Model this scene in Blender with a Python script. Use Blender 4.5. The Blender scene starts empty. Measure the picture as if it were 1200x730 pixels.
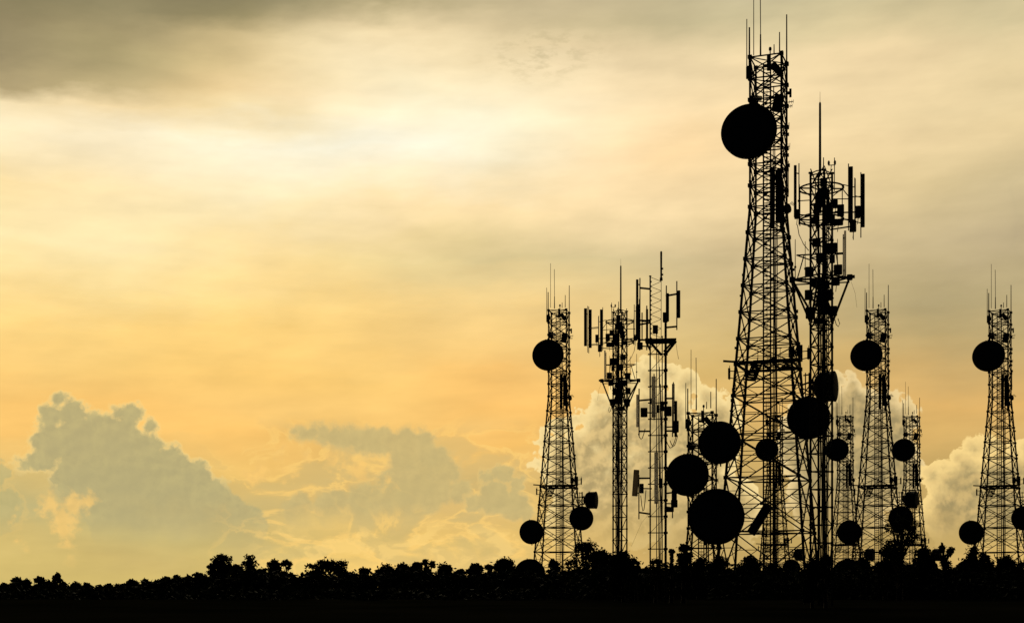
import bpy, math, random
from mathutils import Vector, Matrix

# ------------------------------------------------------------------ camera, sky, sun, exposure
F = 1667.0            # focal length in photo pixels (photo is 1200 wide)
HY = 690.0            # photo row of the eye level
EYE = 1.7
R = math.radians
scene = bpy.context.scene
col = scene.collection
cam_d = bpy.data.cameras.new('camera')
cam = bpy.data.objects.new('camera', cam_d)
col.objects.link(cam)
cam.location = (0, 0, EYE)
cam.rotation_euler = (R(90), 0, 0)
cam_d.sensor_width = 36.0
cam_d.lens = 36.0 * F / 1200.0
cam_d.shift_y = (HY - 365.0) / 1200.0
cam_d.clip_start = 0.1
cam_d.clip_end = 30000
scene.camera = cam

vs = scene.view_settings
vs.view_transform = 'Standard'
vs.look = 'None'
vs.exposure = 0
vs.gamma = 1
vs.use_curve_mapping = False

SUN_AZ, SUN_EL = -5.8, 17.5      # the brightest part of the cloud veil
sun_d = bpy.data.lights.new('sun', 'SUN')
sun_d.energy = 0.5
sun_d.angle = R(12)
sun_d.color = (1.0, 0.86, 0.6)
sun = bpy.data.objects.new('sun', sun_d)
col.objects.link(sun)
sun.location = (-20, 100, 80)
sdir = Vector((math.sin(R(SUN_AZ)) * math.cos(R(SUN_EL)), math.cos(R(SUN_AZ)) * math.cos(R(SUN_EL)), math.sin(R(SUN_EL))))
sun.rotation_euler = sdir.to_track_quat('Z', 'Y').to_euler()


def lin(c):
    o = []
    for v in c:
        v = v / 255.0
        o.append(v / 12.92 if v <= 0.04045 else ((v + 0.055) / 1.055) ** 2.4)
    return o


def az_el(X, Y):
    """direction of a photo pixel as azimuth and elevation in degrees"""
    a = math.degrees(math.atan((X - 600) / F))
    e = math.degrees(math.atan((HY - Y) / math.hypot(F, X - 600)))
    return a, e


class Nodes:
    """tiny expression builder for node trees"""
    def __init__(self, nt):
        self.nt = nt

    def n(self, t):
        return self.nt.nodes.new(t)

    def put(self, sock, v):
        if isinstance(v, (int, float)):
            sock.default_value = v
        elif isinstance(v, (tuple, list)):
            sock.default_value = tuple(v) if len(v) == len(sock.default_value) else tuple(v) + (1.0,)
        else:
            self.nt.links.new(v, sock)

    def m(self, op, a, b=None, c=None, clamp=False):
        x = self.n('ShaderNodeMath')
        x.operation = op
        x.use_clamp = clamp
        self.put(x.inputs[0], a)
        if b is not None:
            self.put(x.inputs[1], b)
        if c is not None:
            self.put(x.inputs[2], c)
        return x.outputs[0]

    def add(self, a, b): return self.m('ADD', a, b)
    def sub(self, a, b): return self.m('SUBTRACT', a, b)
    def mul(self, a, b): return self.m('MULTIPLY', a, b)
    def mx(self, a, b): return self.m('MAXIMUM', a, b)

    def step(self, v, a, b, smooth=True):
        x = self.n('ShaderNodeMapRange')
        x.interpolation_type = 'SMOOTHSTEP' if smooth else 'LINEAR'
        x.clamp = True
        self.put(x.inputs['Value'], v)
        lo, hi = (a, b) if a < b else (b, a)
        x.inputs['From Min'].default_value = lo
        x.inputs['From Max'].default_value = hi
        x.inputs['To Min'].default_value = 0 if a < b else 1
        x.inputs['To Max'].default_value = 1 if a < b else 0
        return x.outputs['Result']

    def mix(self, f, a, b):
        x = self.n('ShaderNodeMix')
        x.data_type = 'RGBA'
        x.clamp_factor = True
        self.put(x.inputs[0], f)
        self.put(x.inputs[6], a)
        self.put(x.inputs[7], b)
        return x.outputs[2]

    def scale(self, c, f):
        x = self.n('ShaderNodeVectorMath')
        x.operation = 'SCALE'
        self.put(x.inputs[0], c)
        self.put(x.inputs['Scale'], f)
        return x.outputs[0]

    def vadd(self, a, b):
        x = self.n('ShaderNodeVectorMath')
        x.operation = 'ADD'
        self.put(x.inputs[0], a)
        self.put(x.inputs[1], b)
        return x.outputs[0]

    def vec(self, a, b, c=0.0):
        x = self.n('ShaderNodeCombineXYZ')
        self.put(x.inputs[0], a)
        self.put(x.inputs[1], b)
        self.put(x.inputs[2], c)
        return x.outputs[0]

    def noise(self, v, s, detail=4, rough=0.5, dist=0.0, lac=2.0):
        x = self.n('ShaderNodeTexNoise')
        x.noise_dimensions = '2D'
        self.put(x.inputs['Vector'], v)
        x.inputs['Scale'].default_value = s
        x.inputs['Detail'].default_value = detail
        x.inputs['Roughness'].default_value = rough
        x.inputs['Lacunarity'].default_value = lac
        x.inputs['Distortion'].default_value = dist
        return x.outputs['Fac']

    def voro(self, v, s, detail=2.0):
        x = self.n('ShaderNodeTexVoronoi')
        x.voronoi_dimensions = '2D'
        x.feature = 'SMOOTH_F1'
        x.inputs['Smoothness'].default_value = 0.35
        x.inputs['Detail'].default_value = detail
        x.inputs['Roughness'].default_value = 0.5
        self.put(x.inputs['Vector'], v)
        x.inputs['Scale'].default_value = s
        return x.outputs['Distance']


def build_sky():
    w = bpy.data.worlds.new('World')
    scene.world = w
    w.use_nodes = True
    w.cycles.sampling_method = 'MANUAL'
    w.cycles.sample_map_resolution = 512
    nt = w.node_tree
    nt.nodes.clear()
    N = Nodes(nt)
    tc = N.n('ShaderNodeTexCoord')
    nrm = N.n('ShaderNodeVectorMath')
    nrm.operation = 'NORMALIZE'
    nt.links.new(tc.outputs['Generated'], nrm.inputs[0])
    sx = N.n('ShaderNodeSeparateXYZ')
    nt.links.new(nrm.outputs[0], sx.inputs[0])
    dx, dy, dz = sx.outputs
    az = N.mul(N.m('ARCTAN2', dx, dy), 57.29578)
    el = N.mul(N.m('ARCSINE', dz), 57.29578)
    P = N.vec(az, el)
    Pflat = N.vec(N.mul(az, 0.30), el)                 # long flat streaks
    Ptilt = N.vec(N.mul(az, 0.35), N.add(el, N.mul(az, -0.10)))
    # ---- slow drift of the veil
    w1 = N.sub(N.noise(Pflat, 0.42, 4, 0.5), 0.5)
    w2 = N.sub(N.noise(N.vadd(Pflat, (31.0, 7.0, 0)), 0.42, 3, 0.5), 0.5)
    w3 = N.sub(N.noise(N.vadd(Ptilt, (11.0, 3.0, 0)), 1.5, 5, 0.6), 0.5)
    elw = N.add(N.add(el, N.mul(w1, 1.9)), N.mul(w3, 0.55))
    azw = N.add(az, N.mul(w2, 4.0))
    t = N.m('MULTIPLY_ADD', azw, 1 / 40.0, 0.5, clamp=True)

    XS = [0, 150, 300, 450, 600, 750, 900, 1050, 1200]
    rows = SKY_ROWS
    prev = None
    for Y, cols in rows:
        cr = N.n('ShaderNodeValToRGB')
        cr.color_ramp.interpolation = 'CARDINAL'
        e = cr.color_ramp.elements
        for i, X in enumerate(XS):
            p = az_el(X, HY)[0] / 40.0 + 0.5
            k = e[i] if i < 2 else e.new(p)
            k.position = p
        for i, rgb in enumerate(cols):
            e[i].color = lin(rgb) + [1]
        nt.links.new(t, cr.inputs[0])
        ev = az_el(600, Y)[1]
        if prev is None:
            c = cr.outputs[0]
        else:
            c = N.mix(N.step(elw, prev, ev, False), c, cr.outputs[0])
        prev = ev
    # ---- fine streaks in the veil
    st = N.sub(N.noise(N.vadd(Ptilt, (5.0, 40.0, 0)), 0.7, 4, 0.52), 0.5)
    st2 = N.sub(N.noise(N.vadd(N.vec(N.mul(az, 0.14), N.add(el, N.mul(az, 0.02))), (50.0, 20.0, 0)), 1.5, 5, 0.55), 0.5)
    c = N.scale(c, N.add(1.0, N.add(N.mul(st, 0.28), N.mul(st2, 0.12))))
    tint = N.n('ShaderNodeVectorMath')
    tint.operation = 'MULTIPLY'
    nt.links.new(c, tint.inputs[0])
    tint.inputs[1].default_value = (1.01, 0.992, 0.995)
    c = tint.outputs[0]
    # small dark ripples high in the veil
    ax, ex = az_el(640, 62)
    g = N.step(N.m('SQRT', N.add(N.m('POWER', N.mul(N.sub(az, ax), 0.42), 2.0), N.m('POWER', N.sub(N.add(el, N.mul(N.sub(az, ax), -0.08)), ex), 2.0))), 1.5, 0.1)
    rip = N.step(N.noise(N.vec(N.mul(az, 0.8), N.mul(el, 2.2)), 1.6, 5, 0.62), 0.42, 0.72)
    c = N.mix(N.mul(N.mul(g, rip), 0.5), c, lin((192, 176, 134)))
    # ---- low gold-and-grey broken cloud near the horizon on the clear side
    low = N.mul(N.step(el, 7.3, 5.6), N.step(az, 2.2, 0.2))
    low = N.mul(low, N.step(az, -13.0, -9.5))
    ln = N.noise(N.vec(N.mul(az, 0.55), N.mul(el, 1.0)), 0.62, 7, 0.56, 0.4)
    lgrey = N.step(ln, 0.44, 0.60)
    c = N.mix(N.mul(N.mul(low, lgrey), 0.42), c, lin((196, 179, 122)))
    lrim = N.mul(N.step(ln, 0.43, 0.475), N.step(ln, 0.53, 0.475))
    c = N.mix(N.mul(N.mul(low, lrim), 0.6), c, lin((255, 210, 120)))
    # low pale puffs just over the trees
    band = N.mul(N.step(el, 0.6, 1.4), N.step(el, 2.9, 2.1))
    band = N.mul(band, N.mul(N.step(az, -11.5, -8.0), N.step(az, 2.0, 0.5)))
    pn = N.noise(N.vec(N.mul(az, 0.8), N.mul(el, 1.6)), 0.9, 6, 0.55, 0.3)
    c = N.mix(N.mul(N.mul(band, N.step(pn, 0.5, 0.6)), 0.5), c, lin((255, 215, 128)))
    c = N.mix(N.mul(N.mul(band, N.step(pn, 0.46, 0.36)), 0.35), c, lin((205, 180, 112)))

    # ---- cumulus: unions of puffs with ragged edges
    big = N.sub(N.noise(N.vadd(P, (3.0, 9.0, 0)), 0.9, 3, 0.5), 0.5)
    def relief(Q):
        fine = N.sub(N.noise(Q, 1.9, 7, 0.53), 0.5)
        wide = N.sub(N.noise(N.vadd(Q, (17.0, 5.0, 0)), 0.75, 5, 0.52), 0.5)
        warp = N.noise(N.vadd(Q, (8.0, 2.0, 0)), 1.4, 4, 0.55)
        vor = N.voro(N.vadd(Q, N.scale(N.vec(fine, warp), 0.6)), 1.9, 2.0)
        return N.add(N.add(N.mul(fine, 0.8), N.mul(wide, 0.75)), N.mul(N.sub(0.42, vor), 0.34))
    rel = relief(P)
    rel2 = relief(N.vadd(P, (-0.16, 0.20, 0.0)))   # a step towards the light
    plain = N.add(N.mul(N.sub(N.noise(N.vadd(P, (21.0, 13.0, 0)), 2.1, 8, 0.6), 0.5), 1.0), N.mul(N.sub(0.42, N.voro(N.vadd(P, N.scale(N.vec(big, big), 0.8)), 2.6, 2.0)), 0.16))
    emb = N.sub(rel, rel2)           # >0 where the puff faces the light

    def field(circles):
        f = None
        for X, Y, r in circles:
            a, e_ = az_el(X, Y)
            dv = N.n('ShaderNodeVectorMath')
            dv.operation = 'DISTANCE'
            nt.links.new(P, dv.inputs[0])
            dv.inputs[1].default_value = (a, e_, 0)
            v = N.sub(r / 29.1, dv.outputs['Value'])
            f = v if f is None else N.m('SMOOTH_MAX', f, v, 0.25)
        return f

    for cl in CLOUDS:
        f = field(cl['circles'])
        fr = N.add(N.add(f, N.mul(plain if cl.get('plain') else rel, cl.get('rag', 0.8))), N.mul(big, cl.get('bigrag', 0.5)))
        soft = cl.get('soft', 0.10)
        alpha = N.step(fr, -0.02, soft)
        inner = N.step(fr, 0.02, cl['rimw'])
        body = N.mix(N.step(N.add(emb, N.mul(big, 0.3)), cl['lo'], cl['hi']), lin(cl['shade']), lin(cl['light']))
        deep = N.step(f, 0.2, cl.get('deep', 2.2))
        body = N.mix(N.mul(deep, cl.get('deepf', 0.5)), body, lin(cl['core']))
        if 'rimlow' in cl:      # no bright rim where the base sinks into the haze
            inner = N.mx(inner, N.step(el, az_el(600, cl['rimlow'] - 25)[1], az_el(600, cl['rimlow'] + 25)[1]))
        cc = N.mix(inner, lin(cl['rim']), body)
        # lower part melts into the haze
        e0, e1 = az_el(600, cl['fade'][0])[1], az_el(600, cl['fade'][1])[1]
        alpha = N.mul(alpha, N.step(N.add(el, N.mul(big, 1.2)), e1, e0))
        c = N.mix(N.mul(alpha, cl['op']), c, cc)

    # ---- unseen sky overhead and behind, dimmed to keep the silhouettes black
    ang = N.m('ABSOLUTE', az)
    lit = N.mul(N.step(ang, 85.0, 32.0), N.step(el, 58.0, 24.0))
    sky = N.n('ShaderNodeTexSky')
    sky.sky_type = 'NISHITA'
    sky.sun_disc = False
    sky.sun_elevation = R(SUN_EL)
    sky.sun_rotation = R(SUN_AZ)
    dim_sky = N.scale(sky.outputs[0], 0.004)
    c = N.mix(lit, dim_sky, c)
    bg = N.n('ShaderNodeBackground')
    bg.inputs['Strength'].default_value = 1.0
    nt.links.new(c, bg.inputs['Color'])
    out = N.n('ShaderNodeOutputWorld')
    nt.links.new(bg.outputs[0], out.inputs['Surface'])


# colours of the cloud veil: photo rows from the horizon up, columns every 150 px
SKY_ROWS = [
    (700, [(214, 190, 112), (212, 188, 110), (218, 192, 112), (246, 206, 116), (246, 204, 116), (205, 172, 102), (190, 160, 95), (190, 160, 96), (215, 180, 105)]),
    (660, [(214, 190, 115), (210, 186, 115), (218, 192, 114), (248, 208, 118), (248, 206, 118), (205, 172, 102), (190, 160, 95), (190, 160, 96), (218, 182, 106)]),
    (630, [(212, 188, 118), (202, 184, 118), (210, 186, 115), (240, 202, 115), (236, 198, 114), (200, 170, 102), (188, 160, 95), (188, 160, 96), (200, 172, 105)]),
    (600, [(196, 182, 122), (192, 178, 122), (206, 182, 116), (214, 184, 116), (222, 188, 114), (200, 170, 102), (188, 160, 98), (190, 160, 98), (190, 165, 105)]),
    (560, [(222, 192, 118), (215, 188, 118), (240, 198, 112), (226, 190, 115), (224, 188, 114), (205, 175, 105), (195, 165, 100), (200, 168, 100), (200, 170, 105)]),
    (520, [(250, 200, 112), (250, 200, 112), (248, 198, 110), (240, 194, 110), (250, 198, 108), (222, 184, 108), (212, 176, 104), (220, 180, 106), (215, 178, 108)]),
    (480, [(252, 202, 114), (252, 202, 114), (250, 204, 118), (250, 204, 118), (250, 197, 110), (236, 192, 112), (225, 183, 108), (225, 182, 108), (224, 180, 106)]),
    (440, [(250, 206, 122), (250, 208, 122), (253, 207, 118), (251, 206, 119), (250, 200, 116), (232, 194, 118), (215, 182, 112), (208, 174, 110), (206, 174, 112)]),
    (400, [(252, 214, 132), (253, 214, 130), (253, 213, 128), (249, 209, 128), (248, 208, 130), (225, 196, 130), (205, 178, 118), (195, 172, 118), (190, 169, 118)]),
    (360, [(254, 222, 148), (254, 224, 150), (254, 220, 142), (248, 212, 135), (243, 210, 140), (224, 199, 140), (205, 182, 130), (190, 172, 125), (184, 168, 124)]),
    (300, [(254, 234, 176), (254, 234, 176), (252, 224, 158), (240, 216, 152), (222, 203, 148), (214, 196, 147), (214, 193, 146), (206, 187, 142), (194, 177, 138)]),
    (240, [(254, 228, 168), (254, 233, 182), (254, 238, 192), (254, 230, 178), (252, 226, 172), (252, 226, 174), (238, 213, 162), (226, 204, 153), (211, 193, 148)]),
    (180, [(254, 238, 196), (254, 240, 202), (255, 246, 213), (255, 249, 222), (255, 242, 204), (254, 224, 172), (247, 220, 168), (238, 214, 164), (230, 208, 158)]),
    (145, [(252, 232, 184), (238, 215, 165), (246, 224, 172), (255, 245, 210), (255, 244, 206), (254, 226, 175), (247, 222, 171), (240, 217, 167), (232, 211, 162)]),
    (122, [(182, 165, 122), (196, 178, 130), (240, 214, 160), (255, 241, 202), (255, 240, 200), (252, 228, 180), (246, 222, 173), (240, 217, 168), (232, 211, 162)]),
    (90, [(156, 143, 107), (184, 169, 122), (230, 207, 154), (255, 238, 194), (250, 232, 188), (246, 224, 178), (238, 216, 169), (238, 215, 167), (228, 209, 162)]),
    (60, [(148, 136, 101), (170, 156, 114), (214, 194, 145), (253, 234, 188), (238, 218, 172), (226, 206, 162), (222, 206, 160), (225, 207, 160), (215, 200, 155)]),
    (30, [(134, 126, 92), (148, 138, 102), (168, 155, 114), (234, 214, 168), (220, 202, 158), (202, 188, 146), (206, 194, 152), (210, 196, 152), (205, 192, 150)]),
    (0, [(128, 121, 87), (137, 128, 94), (148, 139, 104), (182, 169, 127), (202, 187, 147), (195, 182, 143), (198, 187, 149), (190, 180, 146), (190, 180, 147)]),
]

CLOUDS = [
    # low grey wisps at the open end
    dict(circles=[(-10, 560, 26), (8, 585, 24), (-5, 610, 26), (22, 600, 14), (-20, 640, 20)],
         rim=(250, 205, 118), light=(196, 182, 124), shade=(188, 176, 120), core=(190, 178, 120), lo=-0.3, hi=0.3, rimw=0.3, soft=0.35, rag=0.8, bigrag=0.8,
         deep=1.6, deepf=0.5, fade=(600, 650), op=0.75),
    # grey cloud bank on the clear side
    dict(circles=[(68, 468, 15), (60, 488, 20), (84, 484, 22), (112, 498, 20), (140, 486, 16), (157, 484, 16), (175, 500, 14), (60, 520, 28),
                  (95, 520, 38), (135, 522, 40), (170, 528, 28), (200, 546, 28), (225, 560, 28), (250, 583, 28), (48, 540, 20), (28, 545, 12), (14, 543, 7),
                  (100, 560, 42), (150, 568, 48), (200, 590, 46), (262, 606, 34), (285, 618, 30), (150, 610, 46), (112, 598, 20), (230, 620, 48), (190, 640, 40)],
         plain=1, rim=(252, 216, 136), light=(196, 182, 126), shade=(176, 165, 119), core=(182, 170, 122), lo=-0.6, hi=0.6, rimw=0.34, soft=0.2, rag=0.62, bigrag=0.3,
         deep=1.2, deepf=0.6, fade=(575, 655), op=0.95, rimlow=565),
    # sunlit shaft under the grey bank
    dict(circles=[(50, 580, 12), (62, 590, 16), (82, 590, 18), (102, 588, 15), (72, 606, 18), (76, 622, 17), (78, 638, 16), (82, 652, 14), (30, 640, 6), (12, 612, 6), (45, 600, 6), (20, 634, 5)],
         plain=1, rim=(246, 202, 116), light=(252, 206, 120), shade=(240, 198, 116), core=(248, 202, 116), lo=-0.3, hi=0.3, rimw=0.3, soft=0.45, rag=0.9, bigrag=0.8,
         deep=1.4, deepf=0.5, fade=(640, 670), op=0.75),
    # grey banks in the middle distance
    dict(circles=[(345, 505, 12), (356, 507, 14), (368, 508, 16), (380, 509, 18), (392, 511, 19), (405, 513, 20), (418, 515, 21), (432, 517, 22), (450, 518, 23), (475, 520, 26), (497, 520, 22), (480, 540, 32), (510, 545, 30), (528, 552, 20), (500, 570, 36), (470, 580, 42), (430, 592, 34), (540, 575, 20), (390, 596, 30), (350, 598, 24)],
         plain=1, rim=(226, 194, 124), light=(208, 186, 124), shade=(192, 173, 118), core=(197, 178, 120), lo=-0.6, hi=0.6, rimw=0.4, soft=0.34, rag=0.5, bigrag=0.35,
         deep=1.4, deepf=0.6, fade=(585, 628), op=0.9, rimlow=560),
    # sunlit shred crossing the middle bank
    dict(circles=[(300, 530, 12), (330, 532, 14), (360, 534, 16), (392, 540, 18), (420, 556, 16), (440, 566, 12), (455, 562, 9), (300, 560, 18), (340, 555, 14)],
         plain=1, rim=(248, 204, 118), light=(252, 204, 116), shade=(238, 194, 114), core=(244, 198, 114), lo=-0.3, hi=0.3, rimw=0.3, soft=0.5, rag=1.2, bigrag=1.2,
         deep=1.4, deepf=0.5, fade=(600, 640), op=0.7),
    dict(circles=[(570, 560, 13), (590, 556, 16), (606, 570, 16), (580, 582, 26), (602, 592, 24), (556, 590, 16), (618, 602, 16)],
         plain=1, rim=(240, 202, 124), light=(208, 186, 124), shade=(193, 174, 118), core=(198, 178, 120), lo=-0.6, hi=0.6, rimw=0.3, soft=0.25, rag=0.6, bigrag=0.5,
         deep=1.2, deepf=0.6, fade=(598, 632), op=0.9),
    # pale cumulus behind the masts
    dict(circles=[(640, 520, 20), (632, 545, 16), (655, 500, 16), (676, 490, 15), (700, 474, 20), (730, 460, 24), (762, 442, 24), (785, 438, 20), (806, 450, 20), (826, 468, 22), (845, 488, 26),
                  (720, 510, 44), (770, 500, 50), (820, 530, 50), (680, 550, 50), (750, 580, 64), (830, 600, 64), (690, 610, 54)],
         rim=(252, 224, 156), light=(226, 196, 132), shade=(174, 154, 106), core=(188, 165, 112), lo=-0.3, hi=0.36, rimw=0.75, soft=0.09, rag=0.8, bigrag=0.6,
         deep=3.0, deepf=0.5, fade=(560, 668), op=0.96),
    dict(circles=[(985, 444, 13), (1000, 450, 15), (972, 460, 18), (1020, 460, 14), (1044, 466, 13), (950, 480, 24), (1000, 490, 42), (1040, 500, 36), (960, 520, 52), (1030, 550, 52), (980, 590, 60)],
         rim=(240, 212, 152), light=(204, 178, 122), shade=(154, 139, 99), core=(162, 144, 100), lo=-0.3, hi=0.36, rimw=0.6, soft=0.09, rag=0.75, bigrag=0.5,
         deep=2.4, deepf=0.6, fade=(560, 665), op=0.94),
    dict(circles=[(1094, 560, 17), (1105, 550, 15), (1122, 538, 17), (1143, 526, 17), (1160, 526, 17), (1190, 534, 17), (1210, 528, 24), (1130, 570, 40), (1170, 570, 42), (1210, 570, 46), (1120, 600, 42), (1180, 610, 50)],
         rim=(252, 218, 142), light=(222, 190, 124), shade=(160, 143, 99), core=(168, 149, 100), lo=-0.3, hi=0.36, rimw=0.8, soft=0.09, rag=0.78, bigrag=0.5,
         deep=2.0, deepf=0.6, fade=(590, 650), op=0.96),
]
build_sky()


# ------------------------------------------------------------------ materials
def material(name, c1, c2, rough=0.75, metal=0.0, scale=3.0, spec=0.15, translucent=None, bump=0.0):
    m = bpy.data.materials.new(name)
    m.use_nodes = True
    nt = m.node_tree
    b = nt.nodes['Principled BSDF']
    tcn = nt.nodes.new('ShaderNodeTexCoord')
    nz = nt.nodes.new('ShaderNodeTexNoise')
    nz.inputs['Scale'].default_value = scale
    nz.inputs['Detail'].default_value = 5
    nt.links.new(tcn.outputs['Object'], nz.inputs['Vector'])
    cr = nt.nodes.new('ShaderNodeValToRGB')
    cr.color_ramp.elements[0].position = 0.35
    cr.color_ramp.elements[1].position = 0.68
    cr.color_ramp.elements[0].color = tuple(c1) + (1,)
    cr.color_ramp.elements[1].color = tuple(c2) + (1,)
    nt.links.new(nz.outputs['Fac'], cr.inputs[0])
    nt.links.new(cr.outputs[0], b.inputs['Base Color'])
    b.inputs['Roughness'].default_value = rough
    b.inputs['Metallic'].default_value = metal
    b.inputs['Specular IOR Level'].default_value = spec
    if bump:
        bp = nt.nodes.new('ShaderNodeBump')
        bp.inputs['Strength'].default_value = bump
        nt.links.new(nz.outputs['Fac'], bp.inputs['Height'])
        nt.links.new(bp.outputs[0], b.inputs['Normal'])
    if translucent:
        tr = nt.nodes.new('ShaderNodeBsdfTranslucent')
        tr.inputs[0].default_value = tuple(translucent) + (1,)
        mx = nt.nodes.new('ShaderNodeMixShader')
        mx.inputs[0].default_value = 0.88
        nt.links.new(b.outputs[0], mx.inputs[1])
        nt.links.new(tr.outputs[0], mx.inputs[2])
        nt.links.new(mx.outputs[0], nt.nodes['Material Output'].inputs[0])
    return m


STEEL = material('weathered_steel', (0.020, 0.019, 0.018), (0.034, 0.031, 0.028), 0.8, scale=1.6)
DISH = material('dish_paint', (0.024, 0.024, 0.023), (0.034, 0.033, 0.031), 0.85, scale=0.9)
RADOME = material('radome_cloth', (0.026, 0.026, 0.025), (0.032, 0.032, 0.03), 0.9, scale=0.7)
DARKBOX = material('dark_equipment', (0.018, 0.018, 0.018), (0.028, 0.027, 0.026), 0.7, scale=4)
FIBRE = material('pale_fibreglass', (0.55, 0.54, 0.50), (0.62, 0.61, 0.57), 0.6, scale=2, translucent=(0.85, 0.82, 0.76))
FIBRE_DULL = material('dull_fibreglass', (0.20, 0.19, 0.17), (0.28, 0.26, 0.23), 0.7, scale=2, translucent=(0.30, 0.27, 0.22))
CABLE = material('black_cable', (0.012, 0.012, 0.012), (0.02, 0.02, 0.02), 0.8)
BARK = material('bark', (0.018, 0.014, 0.010), (0.034, 0.026, 0.019), 0.95, scale=6, bump=0.4)
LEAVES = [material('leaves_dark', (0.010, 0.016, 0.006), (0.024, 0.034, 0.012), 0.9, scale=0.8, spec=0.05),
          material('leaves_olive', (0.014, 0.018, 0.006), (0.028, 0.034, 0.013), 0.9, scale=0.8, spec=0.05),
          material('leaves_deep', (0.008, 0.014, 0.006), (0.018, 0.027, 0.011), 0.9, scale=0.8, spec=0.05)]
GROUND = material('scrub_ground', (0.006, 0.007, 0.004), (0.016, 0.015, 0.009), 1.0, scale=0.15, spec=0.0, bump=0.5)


# ------------------------------------------------------------------ mesh helpers
class MB:
    def __init__(self):
        self.v, self.f, self.s = [], [], []

    def ring_join(self, rings, closed=True, caps=True, smooth=False):
        n = len(rings[0])
        base = len(self.v)
        for r in rings:
            self.v.extend(r)
        for i in range(len(rings) - 1):
            a, b = base + i * n, base + (i + 1) * n
            for k in range(n):
                k2 = (k + 1) % n
                self.f.append((a + k, a + k2, b + k2, b + k))
                self.s.append(smooth)
        if caps:
            self.f.append(tuple(base + k for k in reversed(range(n))))
            e = base + (len(rings) - 1) * n
            self.f.append(tuple(e + k for k in range(n)))
            self.s += [False, False]

    def tube(self, pts, r, n=4, smooth=False, r2=None):
        pts = [Vector(p) for p in pts]
        rings = []
        for i, p in enumerate(pts):
            if i == 0: d = pts[1] - p
            elif i == len(pts) - 1: d = p - pts[i - 1]
            else: d = pts[i + 1] - pts[i - 1]
            d.normalize()
            up = Vector((0, 0, 1)) if abs(d.z) < 0.95 else Vector((0, 1, 0))
            u = d.cross(up).normalized()
            w = d.cross(u)
            rr = r if r2 is None else r + (r2 - r) * i / (len(pts) - 1)
            o = math.pi / n
            rings.append([tuple(p + (u * math.cos(o + 2 * math.pi * k / n) + w * math.sin(o + 2 * math.pi * k / n)) * rr) for k in range(n)])
        self.ring_join(rings, smooth=smooth)
        return self

    def bar(self, a, b, w, n=4):
        return self.tube([a, b], w * (0.7071 if n == 4 else 0.5), n)

    def box(self, c, s, rot=None):
        c = Vector(c)
        M = rot if rot is not None else Matrix.Identity(3)
        h = [x / 2 for x in s]
        r0 = [tuple(c + M @ Vector((x * h[0], y * h[1], -h[2]))) for x, y in ((-1, -1), (1, -1), (1, 1), (-1, 1))]
        r1 = [tuple(c + M @ Vector((x * h[0], y * h[1], h[2]))) for x, y in ((-1, -1), (1, -1), (1, 1), (-1, 1))]
        self.ring_join([r0, r1])
        return self

    def rbox(self, c, s, bev, rot=None):
        """box with chamfered long edges (octagonal section)"""
        c = Vector(c)
        M = rot if rot is not None else Matrix.Identity(3)
        hx, hy, hz = s[0] / 2, s[1] / 2, s[2] / 2
        sec = [(-hx + bev, -hy), (hx - bev, -hy), (hx, -hy + bev), (hx, hy - bev), (hx - bev, hy), (-hx + bev, hy), (-hx, hy - bev), (-hx, -hy + bev)]
        rings = []
        for z, k in ((-hz, 0.85), (-hz + bev, 1), (hz - bev, 1), (hz, 0.85)):
            rings.append([tuple(c + M @ Vector((x * k, y * k, z))) for x, y in sec])
        self.ring_join(rings)
        return self

    def lathe(self, prof, M, n=40, smooth=True, caps=True):
        rings = [[tuple(M @ Vector((r * math.cos(2 * math.pi * k / n), r * math.sin(2 * math.pi * k / n), z))) for k in range(n)] for r, z in prof]
        self.ring_join(rings, smooth=smooth, caps=caps)
        return self

    def hoop(self, c, rad, r, n=40, a0=0.0, a1=2 * math.pi):
        c = Vector(c)
        full = abs(a1 - a0 - 2 * math.pi) < 1e-6
        m = n if not full else n
        rings = []
        for i in range(m + (0 if full else 1)):
            a = a0 + (a1 - a0) * i / m
            u = Vector((math.cos(a), math.sin(a), 0))
            rings.append([tuple(c + u * (rad + r * math.cos(t)) + Vector((0, 0, r * math.sin(t)))) for t in (0.785, 2.356, 3.927, 5.498)])
        if full:
            rings.append(rings[0])
        self.ring_join(rings, caps=not full)
        return self

    def build(self, name, mat, parent=None):
        me = bpy.data.meshes.new(name)
        me.from_pydata(self.v, [], self.f)
        me.polygons.foreach_set('use_smooth', self.s)
        me.materials.append(mat)
        me.update()
        o = bpy.data.objects.new(name, me)
        col.objects.link(o)
        if parent is not None:
            o.parent = parent
        return o


def empty(name, loc=(0, 0, 0), rz=0.0):
    o = bpy.data.objects.new(name, None)
    o.empty_display_size = 0.5
    col.objects.link(o)
    o.location = loc
    o.rotation_euler = (0, 0, rz)
    return o


def tag(o, label, cat, group=None):
    o['label'] = label
    o['category'] = cat
    if group:
        o['group'] = group
    return o


def copy_tree(o, parent=None):
    c = o.copy()
    col.objects.link(c)
    if parent is not None:
        c.parent = parent
    for ch in list(o.children):
        copy_tree(ch, c)
    return c


def face_matrix(center, facing):
    """matrix whose +Z axis points along facing"""
    z = Vector(facing).normalized()
    x = Vector((0, 0, 1)).cross(z).normalized()
    y = z.cross(x)
    M = Matrix((x, y, z)).transposed().to_4x4()
    M.translation = Vector(center)
    return M


# ------------------------------------------------------------------ the ground
def smooth(a, b, t):
    t = max(0.0, min(1.0, (t - a) / (b - a)))
    return t * t * (3 - 2 * t)


HILL = [(-400, 0.0), (8, 0.0), (46, 1.0), (136, 1.0), (160, 0.0), (214, -2.95), (293, -9.2), (420, -13.0), (700, -15.0), (12000, -15.0)]


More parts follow.
